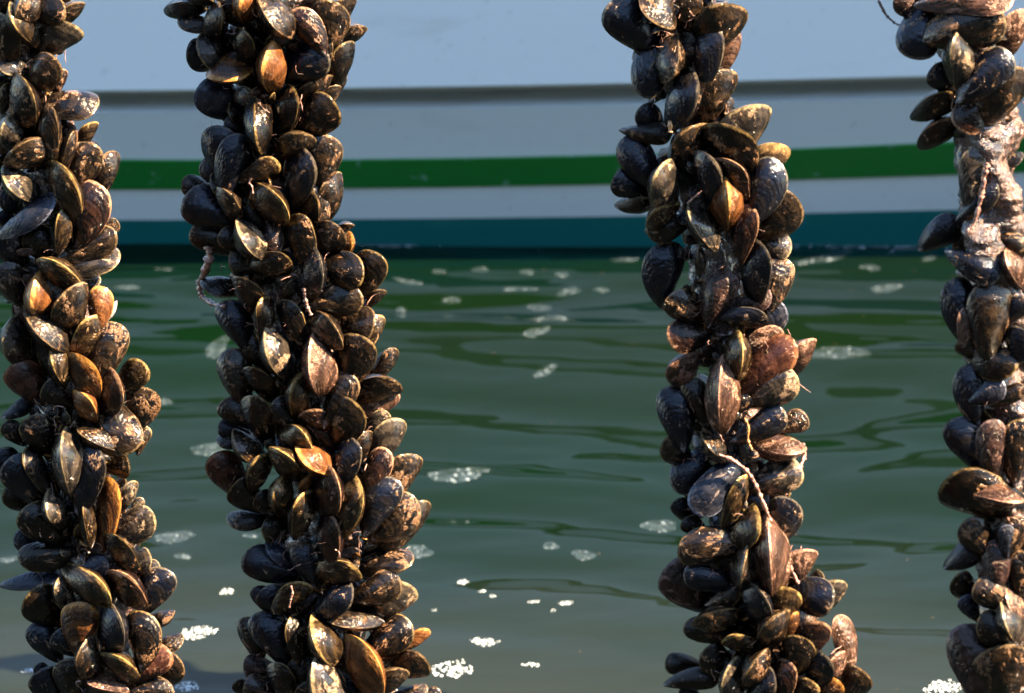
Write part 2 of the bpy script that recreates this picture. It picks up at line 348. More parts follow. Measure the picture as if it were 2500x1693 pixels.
TRACE = {
 1: """76 33 166 27 66 0 k+;157 48 193 7 41 35 m-;101 119 185 60 74 15 c0;81 104 22 17 58 50 g+;15 144 5 30 76 -20 k0;71 35 63 -20 66 30 m+;15 35 5 -15 43 0 k0
63 162 -5 165 46 20 c0;71 203 142 142 71 10 m+;132 221 152 167 36 20 r-;58 299 58 188 74 -25 k+;5 271 20 200 33 40 g0;116 256 246 259 71 -15 m0;129 363 111 246 56 -25 m+
27 363 22 284 61 35 c+;157 396 175 299 48 -20 r0;152 411 182 317 28 60 m+;198 348 228 297 36 30 g-;121 370 20 380 71 -30 m+;188 457 223 345 81 -5 m0;256 457 277 365 46 15 m-
88 485 5 424 61 40 c+;175 507 129 388 66 -25 g+;198 568 233 439 86 -5 r+;25 558 142 482 56 -20 B+;58 505 0 472 51 0 u-;144 609 165 500 43 40 g+;147 629 292 573 66 0 m0
254 571 289 538 33 0 m-;172 652 299 624 64 -20 c0;50 629 0 558 71 0 u0;137 627 63 563 66 0 k-;189 698 96 629 56 -45 g+;45 726 7 640 66 0 m0;193 701 249 683 28 -20 c-
132 604 142 518 41 0 k-;25 546 0 518 38 0 u-;101 761 88 679 64 45 o+;175 784 177 698 81 20 m+;236 787 249 696 53 10 o0;254 784 287 733 15 70 w-;60 792 48 718 33 0 R-
162 848 58 761 66 50 m+;50 888 22 787 71 35 c+;188 860 238 766 56 30 g0;243 909 287 784 79 5 m0;158 931 127 830 46 50 g+;142 929 101 802 64 0 k-;213 959 188 860 69 -20 O+
299 944 355 883 61 5 g0;91 970 30 888 79 0 R0;254 990 287 909 69 -15 r+;332 1031 355 942 74 10 m0;229 1023 195 954 48 -40 o+;22 1010 86 975 38 20 B-;177 990 109 934 64 0 k-
261 995 325 1109 89 0 m+;114 1096 71 1015 71 0 k0;175 1200 157 1043 69 60 c+;292 1101 185 1045 48 55 m+;200 1218 233 1078 79 -20 u+;259 1142 320 1132 58 0 m-;340 1096 355 1038 36 0 g-
96 1208 20 1117 84 0 u0;106 1183 63 1089 48 30 k+;88 1233 10 1193 64 0 k-;254 1307 274 1162 58 -15 O0;142 1315 55 1239 81 0 k0;152 1287 114 1208 56 45 c+;218 1327 208 1216 33 55 g+
289 1244 330 1171 38 40 c-;284 1302 381 1254 71 10 c0;325 1246 350 1216 23 0 c-;322 1376 266 1300 58 -30 k+;177 1353 40 1363 56 10 k0;83 1343 43 1294 46 0 B-;40 1167 -5 1096 61 0 u-
50 1076 10 1030 43 0 k-;317 1404 371 1351 48 -15 c-;350 1407 388 1371 33 0 c-;353 1483 414 1387 74 0 u0;337 1468 279 1389 66 -30 r+;175 1404 277 1468 69 30 g+;162 1493 142 1409 46 40 c0
142 1509 73 1442 86 0 k0;193 1575 200 1465 79 0 O+;277 1592 274 1468 66 -35 u+;345 1605 345 1487 74 -10 k+;363 1521 426 1503 36 -40 m-;132 1597 76 1521 61 0 u0;190 1592 132 1542 58 0 u0
216 1656 213 1557 61 35 m+;327 1653 261 1592 56 -40 g+;310 1661 419 1585 66 0 R0;376 1664 442 1603 66 0 m-;381 1577 452 1562 41 -20 m-;177 1697 172 1603 69 0 k0;142 1709 96 1633 71 0 u0
116 1648 86 1625 30 0 u-;302 1689 210 1664 41 60 p+;310 1694 429 1684 58 0 m0;33 1425 152 1402 36 -30 B-;182 1389 269 1379 43 10 B0""",
 2: """410 25 501 17 46 50 u0;522 60 430 55 43 20 k0;463 -10 522 5 30 60 k0;599 48 598 -30 58 50 o0;518 94 542 17 56 -40 k0;562 106 486 142 84 0 k0;522 142 456 121 64 0 u-
590 142 532 203 76 15 O+;663 210 659 111 64 45 o+;776 109 717 20 61 -10 r+;710 73 634 15 71 45 m+;697 177 806 132 84 0 u0;786 177 796 83 43 -20 k0;786 101 809 0 84 10 m0
812 55 850 -5 51 30 m-;827 101 883 63 43 40 m-;817 193 847 101 58 30 k0;806 152 822 81 38 20 m-;717 83 649 101 41 -40 k0;606 144 598 73 51 -30 k+;730 312 822 249 84 5 k+
684 320 720 213 66 -25 k0;631 238 634 376 61 -60 k+;583 269 479 216 84 0 B-;573 228 634 254 51 20 k-;542 419 532 304 79 -10 u0;557 457 583 322 66 10 u+;672 376 756 327 64 25 m0
776 437 791 325 81 10 m0;596 317 547 297 38 0 u-;817 223 837 182 28 40 m-;730 243 799 185 51 50 m-;796 254 817 208 41 20 m-;735 25 786 -10 38 30 m-;697 15 634 -15 51 20 k-
578 50 545 -15 51 0 k-;646 81 608 35 46 0 k-;532 193 507 182 33 0 k-;598 304 557 259 38 30 k-;552 436 488 396 48 0 u-;600 431 682 393 48 20 g+;717 479 753 365 74 -15 u+
509 462 441 449 48 0 k-;577 546 445 482 86 0 u0;567 472 511 439 46 20 k0;582 533 537 457 48 -40 m+;605 451 710 533 69 40 g+;760 548 753 454 56 -30 k0;781 546 786 439 48 25 m-
796 528 811 424 61 35 m-;577 609 463 558 69 0 k-;593 604 534 568 51 10 k0;651 634 577 553 66 50 c+;654 538 671 629 43 0 r0;755 640 722 518 69 -20 k+;773 609 837 558 71 0 m0
826 558 859 548 23 50 m-;832 629 862 571 36 -35 O-;882 708 923 614 74 -10 k-;791 655 893 675 76 0 k+;748 711 781 619 69 -25 u+;623 647 717 640 58 20 k0;638 629 557 647 66 0 k-
618 749 593 675 64 -20 m0;582 706 486 695 48 30 k-;898 741 936 706 30 25 m-;717 512 666 472 46 0 k-;643 558 603 497 46 0 k-;729 743 892 726 64 10 m0;592 832 546 731 69 -10 u0
638 827 650 720 48 35 g+;729 827 691 728 58 -15 k0;749 774 838 835 66 35 m+;831 781 917 802 79 0 m0;902 842 927 766 43 20 g-;704 911 645 807 71 40 c+;846 926 887 817 89 -5 k+
912 921 968 848 43 35 m-;795 949 758 827 76 45 p+;592 962 561 848 74 -10 m0;653 888 602 817 51 0 k-;668 964 607 893 56 -30 k0;721 1010 734 909 56 45 g+;805 1015 856 906 66 -10 k+
866 959 978 934 64 25 m0;882 1015 973 952 56 20 p-;818 1066 866 975 84 -5 k+;612 1036 536 980 58 -10 k0;653 1061 615 962 69 -20 k0;729 1041 666 977 64 10 k-;800 1043 742 1003 51 -20 r0
892 1051 948 1003 43 20 c-;592 1056 531 1041 43 0 u-;716 731 716 680 51 20 m-;922 1122 970 1017 69 20 c-;950 1213 1006 1104 74 20 m0;896 1198 945 1091 56 -5 r0;835 1178 863 1066 66 -15 u+
906 1279 962 1162 76 0 u+;927 1300 1018 1213 79 5 m0;952 1330 1044 1218 66 25 m-;594 1073 528 1081 38 20 k-;622 1106 568 1071 58 30 m0;576 1193 523 1104 74 0 R-;632 1233 571 1178 69 -5 k0
612 1188 645 1106 53 35 g+;736 1165 673 1094 58 -50 g+;810 1150 721 1099 58 40 o+;683 1045 762 1089 61 35 g0;810 1096 764 1020 56 0 r-;683 1254 683 1167 56 45 g+;720 1305 749 1195 56 40 g+
795 1244 815 1145 69 -30 r+;736 1200 757 1160 28 40 o0;830 1289 876 1162 76 -30 g+;810 1368 800 1244 61 -35 r+;642 1264 551 1272 48 20 k-;693 1259 642 1312 48 -20 k0;673 1244 624 1208 51 0 k-
876 1117 896 1050 38 30 m-;726 1404 588 1359 74 0 u0;713 1381 647 1318 46 30 B-;759 1412 728 1328 56 -10 u0;769 1389 883 1397 58 35 g+;891 1389 1015 1361 61 -25 m0;875 1458 980 1412 66 10 m+
886 1503 1008 1425 86 15 c-;784 1496 865 1430 66 -20 u+;685 1481 751 1420 56 20 g+;692 1493 637 1437 61 0 u0;652 1486 624 1430 43 0 u-;626 1600 598 1503 53 0 k-;687 1605 629 1491 79 -5 u0
728 1597 713 1498 48 30 k+;827 1620 756 1516 71 45 g+;921 1521 789 1511 36 45 m0;906 1681 863 1547 79 -25 o+;906 1592 1005 1514 76 -5 k0;980 1580 1051 1536 36 25 o-;942 1630 1048 1613 69 15 m0
906 1689 990 1630 56 30 m0;827 1725 764 1608 91 30 c+;662 1633 593 1623 56 0 P-;708 1704 672 1613 58 -20 k0;601 1691 573 1664 33 0 k-;667 1689 593 1674 58 0 m0;967 1699 1048 1681 33 -20 m-
1030 1709 1079 1689 33 0 m-;764 1658 748 1605 36 0 k-;753 1674 720 1603 51 0 k-;870 1714 916 1689 41 0 m0;776 1719 733 1669 51 0 k0""",
 3: """1588 104 1483 7 94 -5 u0;1598 -38 1613 72 79 -20 m+;1717 106 1781 10 102 15 m0;1755 162 1796 50 58 30 p-;1715 193 1740 53 71 -15 u+;1621 91 1567 243 76 0 u0;1646 76 1628 208 61 45 m+
1641 302 1699 175 74 -35 u+;1717 287 1768 167 84 20 m0;1610 317 1562 259 56 0 u-;1786 368 1842 254 99 15 c0;1806 406 1755 302 102 -15 k+;1654 396 1699 304 71 30 m0;1542 320 1643 330 38 0 k0
1692 63 1674 -15 66 0 m-;1593 101 1547 127 43 0 k-;1679 182 1684 68 46 0 k-;1592 436 1521 332 74 0 u0;1836 431 1907 350 76 15 G-;1574 472 1495 431 66 0 u-;1617 507 1617 396 74 25 c+
1742 477 1714 368 64 -25 u+;1813 474 1770 388 66 -30 r+;1836 518 1897 385 81 0 u0;1851 563 1943 477 94 10 m0;1511 500 1597 495 43 35 k-;1592 551 1643 495 51 35 g+;1668 540 1577 573 56 0 k0
1744 601 1676 497 58 45 c+;1777 548 1770 439 64 -70 o+;1811 614 1828 497 61 -20 r+;1851 584 1933 617 56 -10 c-;1846 713 1851 584 71 -25 u+;1882 736 1905 622 69 0 m0;1622 718 1628 586 86 10 u0
1709 670 1709 599 25 50 m0;1739 558 1694 462 66 0 k-;1741 769 1779 660 71 -10 P0;1698 781 1632 718 71 0 m0;1769 774 1878 779 48 20 u+;1843 804 1916 743 66 0 B-;1799 743 1886 718 53 0 P0
1723 802 1627 832 74 0 r0;1662 926 1677 863 71 20 p0;1797 926 1804 807 56 -60 g+;1764 1041 1764 863 71 60 p+;1810 947 1942 827 84 -10 R0;1932 903 1970 827 58 25 p-;1840 972 1947 914 81 10 c+
1662 1066 1637 937 79 0 u0;1827 853 1911 802 51 20 p-;1716 1020 1682 921 56 0 k-;1784 1020 1827 962 46 0 k0;1814 1063 1921 1005 61 5 u+;1900 1050 1974 1017 51 10 m-;1844 1086 1971 1101 56 -50 p0
1849 1188 1961 1142 74 -10 c0;1773 1124 1712 1066 43 55 m+;1677 1117 1621 1068 64 0 m0;1732 1122 1638 1193 71 0 u-;1786 1139 1692 1256 76 0 B+;1778 1269 1821 1155 51 30 g0;1801 1338 1852 1251 64 -35 g+
1893 1310 1926 1211 76 0 u0;1799 1333 1649 1345 79 -10 m+;1885 1447 1870 1259 84 70 p+;1712 1294 1661 1274 38 0 k-;1677 1264 1649 1218 43 0 u-;1930 1414 1961 1338 71 20 p0;1722 1470 1625 1376 94 0 P-
1768 1420 1666 1397 58 0 u+;1816 1435 1821 1338 61 60 m+;1857 1521 1836 1420 64 -35 u+;1905 1509 1907 1427 79 0 g0;1935 1445 2037 1470 81 0 u+;2006 1481 2042 1412 61 15 c-;1801 1521 1699 1506 69 -25 m+
1773 1557 1666 1526 51 0 k0;1854 1572 1765 1557 48 -40 g+;1857 1582 1902 1493 69 40 m+;1920 1552 1948 1491 30 30 O0;1976 1597 1991 1511 81 0 r0;2067 1623 2050 1496 56 20 p-;1945 1636 1945 1547 71 -10 k+
1996 1679 2006 1590 71 -15 u+;2022 1661 2047 1590 46 35 p0;2057 1699 2103 1630 74 0 m0;1834 1674 1857 1590 61 40 m+;1790 1704 1783 1610 61 25 c+;1910 1699 1923 1608 53 -15 r+;1836 1709 1892 1643 61 -15 u+
1691 1623 1620 1620 46 0 k-;1651 1669 1757 1653 38 0 k0;1701 1704 1658 1681 38 0 u0;2006 1709 2047 1658 56 0 O+;1948 1709 1986 1661 58 0 g+;1940 1661 1978 1638 28 0 r0;1981 1420 2009 1399 33 0 c-
1778 1648 1722 1577 66 0 k-;1742 1470 1811 1440 38 0 g0""",
 4: """2265 15 2222 149 91 0 u0;2296 83 2456 40 107 10 m0;2342 203 2336 73 69 40 c+;2367 223 2469 127 84 0 u+;2405 284 2489 162 97 15 m0;2456 121 2499 20 66 20 p-;2253 273 2336 228 61 30 k-
2268 343 2342 287 58 30 r-;2331 210 2265 172 61 0 u-;2247 30 2184 -15 56 0 P-;2405 228 2342 325 71 0 r0;2291 10 2479 0 51 -20 p0;2372 492 2385 357 58 10 c+;2359 518 2436 449 51 -10 u+
2268 594 2347 533 66 10 u0;2441 584 2504 604 43 0 k0;2499 698 2448 617 51 45 p+;2339 627 2443 678 64 -10 u+;2367 817 2326 675 76 0 u0;2352 827 2362 746 43 20 p+;2418 842 2418 680 97 10 m0
2464 781 2504 726 51 0 u0;2387 853 2479 909 76 0 k0;2387 1010 2357 886 69 0 u0;2382 972 2456 939 48 0 B+;2433 980 2504 944 38 0 m+;2499 883 2474 792 56 -20 u+;2382 873 2347 822 56 0 m0
2387 1132 2326 1017 86 0 u0;2469 1228 2296 1172 109 -20 k0;2329 1190 2502 1226 51 -55 p+;2408 1345 2357 1264 71 0 m0;2464 1350 2494 1259 64 0 m0;2430 1152 2418 1020 66 0 P0;2481 1152 2484 1020 61 0 k0
2461 1345 2456 1279 18 0 B+;2326 1376 2392 1331 56 0 u0;2372 1450 2331 1402 56 0 k0;2466 1475 2375 1425 66 0 m+;2489 1567 2438 1481 61 50 c+;2469 1567 2387 1503 64 0 k+;2380 1503 2347 1455 41 0 B0
2392 1699 2362 1516 117 0 P0;2502 1536 2451 1430 46 45 p0;2456 1704 2443 1567 122 0 m0;2433 1425 2438 1313 66 0 P0;2484 1440 2489 1343 56 0 k0""",
}


ROPES = {  # centre line and half width, 2324-wide pixels: (y, x, half width); distance
 1: ([(-120, 50, 150), (0, 60, 150), (150, 40, 130), (240, 90, 150), (380, 105, 165), (600, 120, 165), (800, 160, 170), (1000, 165, 165), (1200, 200, 165), (1400, 235, 170), (1574, 250, 170), (1750, 262, 170)], 5.38),
 2: ([(-120, 590, 205), (0, 600, 205), (250, 612, 165), (400, 600, 172), (500, 605, 185), (600, 660, 215), (750, 690, 195), (900, 705, 208), (1050, 710, 235), (1180, 748, 230), (1280, 750, 200), (1400, 750, 205), (1574, 768, 235), (1750, 780, 230)], 5.50),
 3: ([(-120, 1520, 150), (0, 1525, 155), (150, 1555, 125), (300, 1590, 150), (420, 1605, 210), (550, 1635, 165), (680, 1640, 160), (830, 1680, 165), (950, 1665, 170), (1100, 1665, 150), (1280, 1680, 180), (1400, 1725, 190), (1574, 1755, 210), (1750, 1770, 205)], 5.74),
 4: ([(-120, 2180, 150), (0, 2190, 160), (200, 2225, 130), (350, 2240, 75), (500, 2248, 85), (700, 2262, 125), (900, 2270, 115), (1100, 2282, 150), (1300, 2292, 125), (1574, 2302, 150), (1750, 2308, 150)], 5.95),
}
def rope_at(k, ysrc):
    pts = ROPES[k][0]; y = ysrc / K
    a = np.array(pts, float)
    return float(np.interp(y, a[:, 0], a[:, 1])) * K, float(np.interp(y, a[:, 0], a[:, 2])) * K
def depth_px(k): # metres per source pixel at the rope
    return (ROPES[k][1] / math.cos(PITCH) * 1.03) / FPX

rng = random.Random(11)
def frame_for(k, ax, ay, bx, by, w, roll, zb):
    """world matrix (umbo at the origin, scaled) of a mussel seen between two image points"""
    Yr = ROPES[k][1]; cx, cy = (ax + bx) / 2, (ay + by) / 2
    base = on_y(cx, cy, Yr); mpp = (base - CAM).dot(FWD) / FPX
    rx, hw = rope_at(k, cy); dx = (cx - rx) / hw
    ar = abs(roll); ar = ar if ar < 12 else 40 if ar < 24 else 56 if ar < 34 else 60 + (ar - 35) * .8
    l = math.hypot(bx - ax, by - ay); rr = R(math.copysign(ar, roll))
    W = w / math.sqrt(math.cos(rr) ** 2 + (.64 * math.sin(rr)) ** 2)
    side = min(abs(dx), 1.0)
    tilt = R(rng.uniform(14, 26)) * (1 - .75 * side)
    L = max(l / math.cos(tilt), W / .62)
    if l / L < math.cos(R(50)): L = l / math.cos(R(50))
    tilt = math.acos(min(1, l / L))
    if W / L < .44: W = .44 * L
    T = .66 * W
    off = hw * math.sqrt(max(0, 1 - min(1, dx * dx))) * .80 - .10 * hw + {'+': .20, '0': 0, '-': -.26}[zb] * 95
    u = RIGHT * ((bx - ax) / l) - UP * ((by - ay) / l)
    p = RIGHT * (-(by - ay) / l * 1.0) - UP * ((bx - ax) / l)      # u turned clockwise on the picture
    xa = (u * math.cos(tilt) + BACK * math.sin(tilt)).normalized()
    n0 = (BACK * math.cos(tilt) - u * math.sin(tilt)).normalized()
    za = (n0 * math.cos(rr) + p * math.sin(rr)).normalized()
    if rng.random() < .5: za = -za
    ya = za.cross(xa)
    c = base - (base - CAM).normalized() * (off * mpp)
    W *= 1.22; T *= 1.22; ext = 1.28 if abs(roll) < 35 else 1.10
    o = c - xa * (L * mpp * (ext - .47)); L *= ext
    M = Matrix((xa * L * mpp, ya * W * mpp, za * T * mpp)).transposed().to_4x4(); M.translation = o
    return M, dx, L * mpp

# which traced shells show least (past the first three hundred or so)
HIDE = set()
HIDE = set([1, 6, 9, 11, 15, 17, 25, 28, 34, 35, 36, 40, 41, 62, 65, 72, 75, 76, 78, 79, 88, 95, 98, 102, 105, 115, 117, 118, 120, 121, 132, 133, 135, 136, 137, 138, 139, 140, 141, 142, 145, 147, 151, 159, 160, 168, 169, 170, 177, 194, 195, 196, 204, 216, 221, 222, 233, 241, 247, 249, 250, 251, 252, 253, 254, 270, 271, 290, 291, 307, 321, 322, 330, 335, 340, 348, 349, 350, 351, 352, 364, 382])


LOOK = {'k': 'black', 'u': 'blue-black', 'm': 'mud-streaked', 'g': 'olive', 'c': 'glossy grey', 'o': 'orange', 'O': 'brown-orange', 'R': 'reddish', 'r': 'dark brown', 'p': 'pink-crusted', 'P': 'purplish', 'B': 'chalky blue', 'G': 'golden-rimmed', 'w': 'white'}
ROPE_NAME = {1: "leftmost rope's", 2: "second rope's", 3: "third rope's", 4: "rightmost rope's"}
BANDS = [(75, 'at picture top'), (195, 'by upper hull'), (245, 'by hull shadow line'), (350, 'by grey hull'), (428, 'by green stripe'), (495, 'below green stripe'), (568, 'by teal stripe'), (700, 'just under waterline'), (860, 'by green reflections'), (1020, 'by lower reflections'), (1180, 'amid rippled water'), (1330, 'by shaded foam'), (1460, 'by sunlit foam'), (9999, 'at picture bottom')]
things = []; stuff = []
i = 0
for k, txt in TRACE.items():
    for e in txt.replace('\n', ';').split(';'):
        f = e.split(); ax, ay, bx, by, w, roll = map(float, f[:6]); c, zb = f[6][0], f[6][1]
        M, dx, L = frame_for(k, ax, ay, bx, by, w, roll, zb)
        v = rng.randrange(6)
        if i in HIDE: stuff.append((M, c, v))
        else:
            pose = 'edge-on' if abs(roll) >= 35 else ''
            sd = 'shaded edge' if dx < -.62 else 'shaded flank' if dx < -.22 else 'front' if dx < .22 else 'sunlit flank' if dx < .62 else 'sunlit edge'
            cy = (ay + by) / 2 / K; band = next(b for t, b in BANDS if cy < t)
            things.append(dict(i=i, M=M, c=c, v=v, key=f"{LOOK[c]} mussel{' ' + pose if pose else ''} on {ROPE_NAME[k]} {sd} {band}", cy=cy, k=k))
        i += 1
ORD = ['topmost', 'second highest', 'third highest', 'fourth highest', 'fifth highest', 'sixth highest', 'seventh highest', 'eighth highest']
from collections import defaultdict
by_key = defaultdict(list)
for t in things: by_key[t['key']].append(t)
for key, ts in by_key.items():
    ts.sort(key=lambda t: t['cy'])
    for j, t in enumerate(ts):
        if len(ts) == 1: t['label'] = key
        elif len(ts) == 2: t['label'] = key + (', upper of two' if j == 0 else ', lower of two')
        else: t['label'] = key + ', ' + (ORD[j] if j < len(ts) - 1 else 'lowest')
for t in things:
    o = empty('mussel'); o.matrix_world = t['M']
    tag(o, t['label'], 'mussel', 'mussels growing on the hanging ropes')
    for s in (1, -1): new_obj('valve', valve_mesh(t['c'], t['v'], s), o)
    o['trace'] = t['i']

# ------------------------------------------------------------ the ropes and the small mussels packed round them
def rope_material():
    s = NT('wet_rope_growth'); co = s.coords()
    a = s.noise(co, 34, 5, 0.65, 0.6); b = s.noise(co, 150, 4, 0.7); f = s.noise(s.scaled(co, (1, 1, .3)), 420, 2)
    col = s.mix(s.step(a, .38, .66), (.010, .006, .005), (.095, .048, .031))
    col = s.mix(s.step(b, .52, .72), col, (.27, .145, .098))
    s.set('Base Color', col); s.set('Roughness', s.math('ADD', s.math('MULTIPLY', b, .35), .06)); s.set('Coat Weight', .6); s.set('Coat Roughness', .12)
    s.bump(s.math('ADD', s.math('MULTIPLY', a, 1.2), s.math('ADD', b, s.math('MULTIPLY', f, .4))), .9, .006)
    return s.m
M_ROPE = rope_material()
rope_lab = {1: 'thick mussel-covered rope hanging at the leftmost side of the picture', 2: 'thickest mussel-covered rope, second from the shaded side, sharply in focus', 3: 'third hanging rope, crusted with pink growth among its mussels', 4: 'rightmost hanging rope with its pink crusted strands showing bare'}
for k in ROPES:
    Yr = ROPES[k][1]; n = 430; m = 48; vv = []
    for a in range(n):
        ys = -420 + a * (2600 / (n - 1)); rx, hw = rope_at(k, ys); P = on_y(rx, ys, Yr); mpp = (P - CAM).dot(FWD) / FPX
        r0 = (hw * .36 if k != 4 else min(hw * .8, 70 * K)) * mpp
        for b in range(m):
            th = 2 * math.pi * b / m
            r = r0 * (1 + .20 * math.cos(3 * th - ys * .022)) + r0 * .34 * float(vnoise(b * 8 / m + (0 if b else 0), ys * .018, 20 + k)) * (1 if 0 < b < m - 1 else .5) + r0 * .20 * float(vnoise(b * 16 / m, ys * .06, 30 + k)) + r0 * .13 * float(vnoise(b * 30 / m, ys * .17, 40 + k))
            vv.append((P.x + r * math.cos(th), P.y + r * math.sin(th), P.z))
    ff = [(a * m + b, a * m + (b + 1) % m, (a + 1) * m + (b + 1) % m, (a + 1) * m + b) for a in range(n - 1) for b in range(m)]
    tag(new_obj('mussel_rope', mesh_from('mussel_rope', vv, ff), mat=M_ROPE), rope_lab[k], 'rope', 'ropes hung with mussels')
    # shells on the far side and in the gaps
    nf = {1: 290, 2: 350, 3: 290, 4: 110}[k]
    for q in range(nf):
        ys = rng.uniform(-260, 1950); rx, hw = rope_at(k, ys); P = on_y(rx, ys, Yr); mpp = (P - CAM).dot(FWD) / FPX
        back = rng.random() < .4 or ys < -30 or ys > 1720
        th = rng.uniform(0.12, math.pi - .12) if back else rng.uniform(-math.pi + .35, -.35)
        if rng.random() < .30: th = rng.choice((rng.uniform(-.4, .4), math.pi + rng.uniform(-.4, .4))); back = True
        if (ys < -30 or ys > 1720) and rng.random() < .5: th = rng.uniform(0, 2 * math.pi)
        rr = hw * mpp * (rng.uniform(.42, .62) if back else rng.uniform(.34, .54))
        if k == 4 and 280 * K < ys < 560 * K and not back: continue
        rad = Vector((math.cos(th), math.sin(th), 0)); tan = Vector((-math.sin(th), math.cos(th), 0)); zz = Vector((0, 0, 1))
        a = rng.uniform(0, 2 * math.pi); el = R(rng.uniform(10, 45))
        xa = ((tan * math.cos(a) + zz * math.sin(a)) * math.cos(el) + rad * math.sin(el)).normalized()
        n0 = (rad - xa * rad.dot(xa)).normalized(); sp = xa.cross(n0); ro = R(rng.gauss(0, 35)); za = n0 * math.cos(ro) + sp * math.sin(ro); ya = za.cross(xa)
        L = rng.uniform(68, 106) * mpp; W = L * rng.uniform(.46, .58); T = W * .7
        M = Matrix((xa * L, ya * W, za * T)).transposed().to_4x4(); M.translation = P + rad * rr - xa * (L * .45)
        stuff.append((M, rng.choice('kkkuummgrr'), rng.randrange(6)))
for k in ROPES:                                                      # young mussels and threads in the gaps
    Yr = ROPES[k][1]
    for q in range({1: 115, 2: 150, 3: 110, 4: 35}[k]):
        ys = rng.uniform(-40, 1740); rx, hw = rope_at(k, ys); P = on_y(rx, ys, Yr); mpp = (P - CAM).dot(FWD) / FPX
        th = rng.uniform(-math.pi + .5, -.5); rad = Vector((math.cos(th), math.sin(th), 0)); tan = Vector((-math.sin(th), math.cos(th), 0)); zz = Vector((0, 0, 1))
        if k == 4 and 280 * K < ys < 560 * K: continue
        a = rng.uniform(0, 2 * math.pi); el = R(rng.uniform(15, 65)); xa = ((tan * math.cos(a) + zz * math.sin(a)) * math.cos(el) + rad * math.sin(el)).normalized()
        n0 = (rad - xa * rad.dot(xa)).normalized(); sp = xa.cross(n0); ro = rng.uniform(0, 3.14); za = n0 * math.cos(ro) + sp * math.sin(ro); ya = za.cross(xa)
        L = rng.uniform(34, 58) * mpp; W = L * .5; T = W * .75
        M = Matrix((xa * L, ya * W, za * T)).transposed().to_4x4(); M.translation = P + rad * hw * mpp * rng.uniform(.50, .66) - xa * (L * .3)
        stuff.append((M, rng.choice('krrgmOcp'), rng.randrange(6)))
sv, sl, sg, sf, smi = [], [], [], [], []; base = 0; keys = list(CLS)
for M, c, v in stuff:
    A = np.array(M); off = np.array([rng.uniform(0, 90) for _ in range(3)])
    for s in (1, -1):
        P, G, Fc = SHELL[(v, s)]
        sv.append(P @ A[:3, :3].T + A[:3, 3]); sl.append(P * LPS + off); sg.append(G)
        sf += [tuple(q + base for q in fc) for fc in Fc]; smi += [keys.index(c)] * len(Fc); base += len(P)
sm = mesh_from('mussel_mass', np.concatenate(sv), sf); add_attrs(sm, np.concatenate(sl), np.concatenate(sg))
for kk in keys: sm.materials.append(MATS[kk])
sm.polygons.foreach_set('material_index', smi)
tag(new_obj('mussel_mass', sm), 'small dark mussels packed between and behind the larger ones on every rope', 'mussels', kind='stuff')

# ------------------------------------------------------------ strands of weed and beard
def strand_material(name, col, col2):
    s = NT(name); co = s.coords(); a = s.noise(co, 160, 4, .7); s.set('Base Color', s.mix(s.step(a, .35, .65), col, col2)); s.set('Roughness', .35); s.set('Coat Weight', .4)
    s.bump(s.noise(s.scaled(co, (1, 1, .4)), 500, 3), .8, .002); return s.m
M_PINK = strand_material('pink_beard', (.10, .045, .032), (.30, .15, .105)); M_ORNG = strand_material('orange_beard', (.30, .12, .03), (.5, .24, .08)); M_DARK = strand_material('dark_weed', (.05, .03, .025), (.11, .06, .045))
def strand(k, pts, r0, r1, mat, label, lift=0.0, name='byssus_strand'):
    """pts: 2324-wide pixels; radii in the same pixels"""
    Yr = ROPES[k][1]; ctr = []
    for (x, y) in pts:
        P = on_y(x * K, y * K, Yr); mpp = (P - CAM).dot(FWD) / FPX; rx, hw = rope_at(k, y * K); dx = (x * K - rx) / hw
        off = hw * math.sqrt(max(0, 1 - min(1, dx * dx))) * .80 + lift * K
        ctr.append((P - (P - CAM).normalized() * (off * mpp), mpp))
    C = []; n = 14
    cc = [ctr[0]] + ctr + [ctr[-1]]
    for i in range(1, len(cc) - 2):
        for j in range(n):
            t = j / n; p0, p1, p2, p3 = (cc[i + d][0] for d in (-1, 0, 1, 2))
            C.append(.5 * ((2 * p1) + (p2 - p0) * t + (2 * p0 - 5 * p1 + 4 * p2 - p3) * t * t + (3 * p1 - p0 - 3 * p2 + p3) * t ** 3))
    C.append(ctr[-1][0]); mpp = ctr[0][1] * K; vv = []; m = 9
    for i, c in enumerate(C):
        t = (C[min(i + 1, len(C) - 1)] - C[max(i - 1, 0)]).normalized(); a = t.orthogonal().normalized(); b = t.cross(a)
        r = .8 * (r0 + (r1 - r0) * i / (len(C) - 1)) * mpp * (1 + 1.1 * float(vnoise(i * .8, k * 3.1, 50)))
        for j in range(m):
            th = 2 * math.pi * j / m; vv.append(c + (a * math.cos(th) + b * math.sin(th)) * r * (1 + .8 * float(vnoise(j * 1.3, i * .9, 51))))
    ff = [(i * m + j, i * m + (j + 1) % m, (i + 1) * m + (j + 1) % m, (i + 1) * m + j) for i in range(len(C) - 1) for j in range(m)]
    ff += [tuple(range(m))[::-1], tuple(range((len(C) - 1) * m, len(C) * m))]
    tag(new_obj(name, mesh_from(name, vv, ff), mat=mat), label, 'strand', 'strands of weed and beard on the ropes')
strand(2, [(474, 560), (476, 585), (466, 615), (455, 645), (458, 672), (482, 690), (510, 696)], 11, 7, M_PINK, "thick pinkish strand looping off the second rope's shaded edge", 0)
strand(2, [(690, 655), (693, 680), (699, 700), (706, 716)], 5, 4, M_PINK, "short pink strand on the second rope's front under a blue mussel", 40)
strand(2, [(570, 405), (566, 416), (572, 424), (574, 440)], 3, 2, M_PINK, "tiny pink thread on the second rope near the green stripe", 40)
strand(2, [(660, 1330), (664, 1345), (660, 1362), (656, 1380)], 3, 2, M_PINK, "thin pink thread near the bottom of the second rope", 40)
